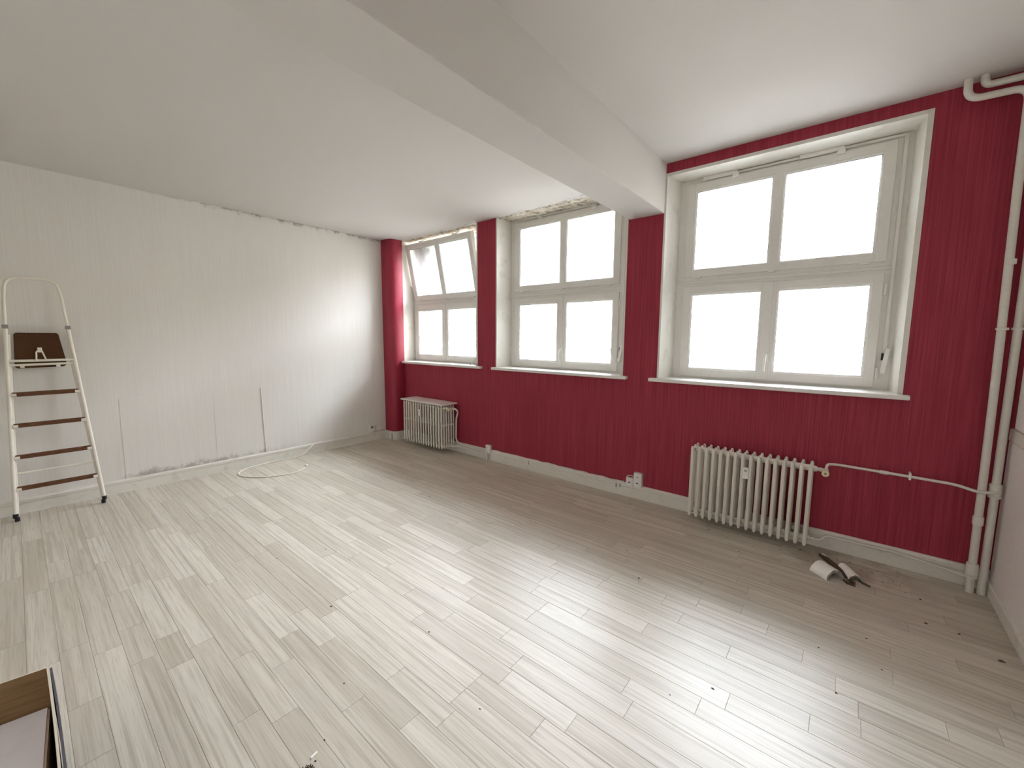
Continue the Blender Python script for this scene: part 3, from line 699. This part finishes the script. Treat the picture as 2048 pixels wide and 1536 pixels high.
bm.faces.new(vs[:4]); bm.faces.new(vs[4:][::-1])
for i in range(4): bm.faces.new((vs[i], vs[(i+1) % 4], vs[4+(i+1) % 4], vs[4+i]))
bmesh.ops.bevel(bm, geom=list(bm.edges), offset=.006, segments=2, affect='EDGES')
tag(obj('foam_block', bm, FOAM), 'flat white foam block filling the open cardboard box', 'foam')

# ---------------------------------------------------------------- broken shells and fragments by the right radiator
def shell(name, label, a, b, r, arc0, arc1, th, taper=1.0, ang_tilt=0):
    """curled half-round shard whose axis runs from a to b"""
    a, b = Vector(a), Vector(b); ax = (b-a).normalized(); side = ax.cross(Vector((0, 0, 1))).normalized(); upv = side.cross(ax)
    bm = B(); N = 14; K = 5; rr_ = random.Random(hash(name) % 97 + int(r*1000))
    G = []
    for k in range(K+1):
        c = a.lerp(b, k/K); rad_ = r*(1+(taper-1)*k/K); row = []
        for i in range(N+1):
            t = arc0 + (arc1-arc0)*i/N
            d = side*math.cos(t) + upv*math.sin(t); jag = ax*((rr_.random()-.5)*.010 if k in (0, K) else 0)
            row.append((bm.verts.new(c+d*rad_+jag), bm.verts.new(c+d*(rad_-th)+jag)))
        G.append(row)
    for k in range(K):
        for i in range(N):
            bm.faces.new([G[k][i][0], G[k+1][i][0], G[k+1][i+1][0], G[k][i+1][0]])
            f = bm.faces.new([G[k][i][1], G[k][i+1][1], G[k+1][i+1][1], G[k+1][i][1]]); f.material_index = 1
    for k in range(K):
        for i, s2 in ((0, 1), (N, -1)):
            f = bm.faces.new([G[k][i][0], G[k][i][1], G[k+1][i][1], G[k+1][i][0]]); f.material_index = 1
    for k in (0, K):
        for i in range(N):
            f = bm.faces.new([G[k][i][0], G[k][i+1][0], G[k][i+1][1], G[k][i][1]]); f.material_index = 1
    o_ = obj(name, bm, SHELL, smooth=True); o_.data.materials.append(SHELLIN); tag(o_, label, 'shard', 'broken pieces on the floor by the radiator'); return o_
shell('curled_shard', 'large curled white shard on the floor by right radiator', (5.228, -.385, .0), (5.318, -.462, .0), .064, .02, PI-.02, .016, .97)
shell('curled_shard', 'small curled white shard lying right of the large one', (5.352, -.262, .001), (5.418, -.408, .0), .033, .25, PI-.02, .010, 1.25)
def sliver(label, pts, w, h, mat):
    bm = B(); pts = [Vector(p) for p in pts]; rr_ = random.Random(len(label)); G = []
    for i, p in enumerate(pts):
        t = (pts[min(i+1, len(pts)-1)]-pts[max(i-1, 0)]).normalized(); s_ = Vector((-t.y, t.x, 0)); ww = w*(.35 if i in (0, len(pts)-1) else .75+.5*rr_.random())
        G.append([bm.verts.new(p-s_*ww/2), bm.verts.new(p+s_*ww/2), bm.verts.new(p+s_*ww*.3+Vector((0, 0, h*(.6+.6*rr_.random())))), bm.verts.new(p-s_*ww*.35+Vector((0, 0, h*(.6+.6*rr_.random()))))])
    for a, b in zip(G, G[1:]):
        for k in range(4): bm.faces.new((a[k], b[k], b[(k+1) % 4], a[(k+1) % 4]))
    bm.faces.new(G[0]); bm.faces.new(G[-1][::-1])
    return tag(obj('felt_fragment', bm, mat), label, 'fragment', 'broken pieces on the floor by the radiator')
sliver('long dark brown felt strip between the two white shards', [(5.225, -.165, 0), (5.265, -.21, 0), (5.315, -.275, 0), (5.355, -.335, 0), (5.385, -.395, 0), (5.412, -.455, 0)], .042, .02, CORK)
sliver('flat brown felt scrap in front of the long strip', [(5.358, -.435, 0), (5.385, -.462, 0), (5.418, -.475, 0)], .03, .008, CORK)
sliver('stray dark felt crumb right of the white shards', [(5.432, -.385, 0), (5.458, -.408, 0), (5.486, -.425, 0)], .020, .010, CORK)
sliver('tiny white flake at the far tip of the brown strip', [(5.238, -.150, .012), (5.252, -.172, .014), (5.268, -.200, .012)], .022, .006, SHELL)
# dust and specks
def specks():
    bm = B(); rr_ = random.Random(11)
    spots = [(5.5, -.2), (5.55, -.3)]
    def at(px, py):
        d = fw + rt2*((px-1024)/F_PX) - up2*((py-768)/F_PX); t = -CAM.z/d.z; p = CAM + d*t; return (p.x, p.y)
    px_ = [(1841, 1199, 1.6), (1852, 1247, 1.8), (1918, 1268, 1.6), (2003, 1323, 2.6), (1733, 1277, 1.), (1637, 1295, 1.), (1672, 1386, 1.4), (1764, 1340, 1.), (1278, 1156, 1.1), (1425, 1377, 1.4), (1340, 1390, .9),
           (554, 1117, 1.3), (662, 1213, 1.5), (858, 1264, 1.2), (651, 1099, 1.), (886, 1176, 1.), (688, 1367, 1.), (860, 993, 1.6), (1260, 1008, 1.4), (666, 920, 1.2), (650, 909, 1.1), (1254, 1101, 1.2), (1278, 1157, 1.2), (990, 932, 1.2), (1010, 930, 1.0), (1037, 941, 1.3), (545, 951, .8), (960, 1418, 1.), (649, 1480, 1.), (631, 1522, 1.2), (1180, 1150, .7), (1600, 1100, 1.5), (1690, 1100, 1.2), (1700, 1125, 1.3), (1722, 1141, 1.2), (1560, 1100, 1.)]
    for a, b, s_ in px_:
        x_, y_ = at(a, b); spots.append((x_, y_, s_))
    for _ in range(70): spots.append((4.4+rr_.random()*1.25, -.05-abs(rr_.gauss(0, .16)), .4+rr_.random()*.7))
    for s_ in spots:
        r_ = .0042*(s_[2] if len(s_) > 2 else 1); a0 = rr_.random()*6
        top = bm.verts.new((s_[0], s_[1], r_*.8)); ri = [bm.verts.new((s_[0]+math.cos(a0+k*PI/3)*r_*(.7+.9*rr_.random()), s_[1]+math.sin(a0+k*PI/3)*r_*(.5+.6*rr_.random()), .0002)) for k in range(6)]
        for k in range(6): bm.faces.new((ri[k], ri[(k+1) % 6], top))
        bm.faces.new(ri[::-1])
    return bm
cr = obj('crumbs', specks(), CORK); tag(cr, 'scattered dark crumbs and dust specks on the floor', 'crumbs', kind='stuff')
# small things at the near edge of the frame and at the windows
bm = B(); box(bm, -.004, .004, -.013, .013, 0, .004, .0015); o = obj('plastic_splinter', bm, SHELL, loc=(3.912, -3.068, 0)); o.rotation_euler.z = .2; tag(o, 'tiny shiny white splinter on floor at bottom of the photo', 'splinter')
bm = B()  # short strands forming an unidentified dark blob
for i in range(26):
    a = R.random()*6.28; l_ = .012+R.random()*.014; cx, cy = (R.random()-.5)*.02, (R.random()-.5)*.02
    sweep(bm, [(cx, cy, .001), (cx+math.cos(a)*l_*.5, cy+math.sin(a)*l_*.5, .008+R.random()*.012), (cx+math.cos(a)*l_, cy+math.sin(a)*l_, .0015)], .0013, 5)
o = obj('dark_strands', bm, CORK, loc=(3.955, -3.105, 0)); tag(o, 'dark brown blob of strands at the bottom edge of the photo', 'fluff')
bm = B(); sweep(bm, spline([(3.400, .218, 1.395), (3.425, .20, 1.34), (3.455, .195, 1.29), (3.470, .20, 1.25)]), [.004]*1 + [.007]*18, 6)
tag(obj('loose_strap', bm, PVC2, smooth=True), 'loose white strap hanging at right of middle window', 'strap')
bm = B(); box(bm, -.006, .006, -.004, .004, 0, .125, .002); o = obj('plastic_stick', bm, PVC2, loc=(1.585, .02, 1.152)); o.rotation_euler = (math.radians(-8), math.radians(38), 0); tag(o, 'thin white stick leaning on the left window sill', 'stick')
bm = B(); sweep(bm, spline([(5.335, .226, 1.52), (5.36, .222, 1.545), (5.385, .222, 1.58), (5.40, .224, 1.62), (5.405, .226, 1.66)]), .0022, 5); sweep(bm, spline([(5.345, .226, 1.70), (5.37, .224, 1.695), (5.395, .224, 1.675), (5.45, .226, 1.69)]), .0012, 5)
tag(obj('cobweb', bm, WEB, smooth=True), 'wispy white cobweb on right stile of the right window', 'cobweb')
bm = B(); rr_ = random.Random(4)
for i in range(14): 
    x_ = 4.84+i*.016; box(bm, x_, x_+.018, .345, .40, 1.161, 1.255+.02*rr_.random(), .004)
tag(obj('pink_cloth', bm, PINK, smooth=True), 'pink cloth on outer ledge behind frosted pane of the right window', 'cloth')
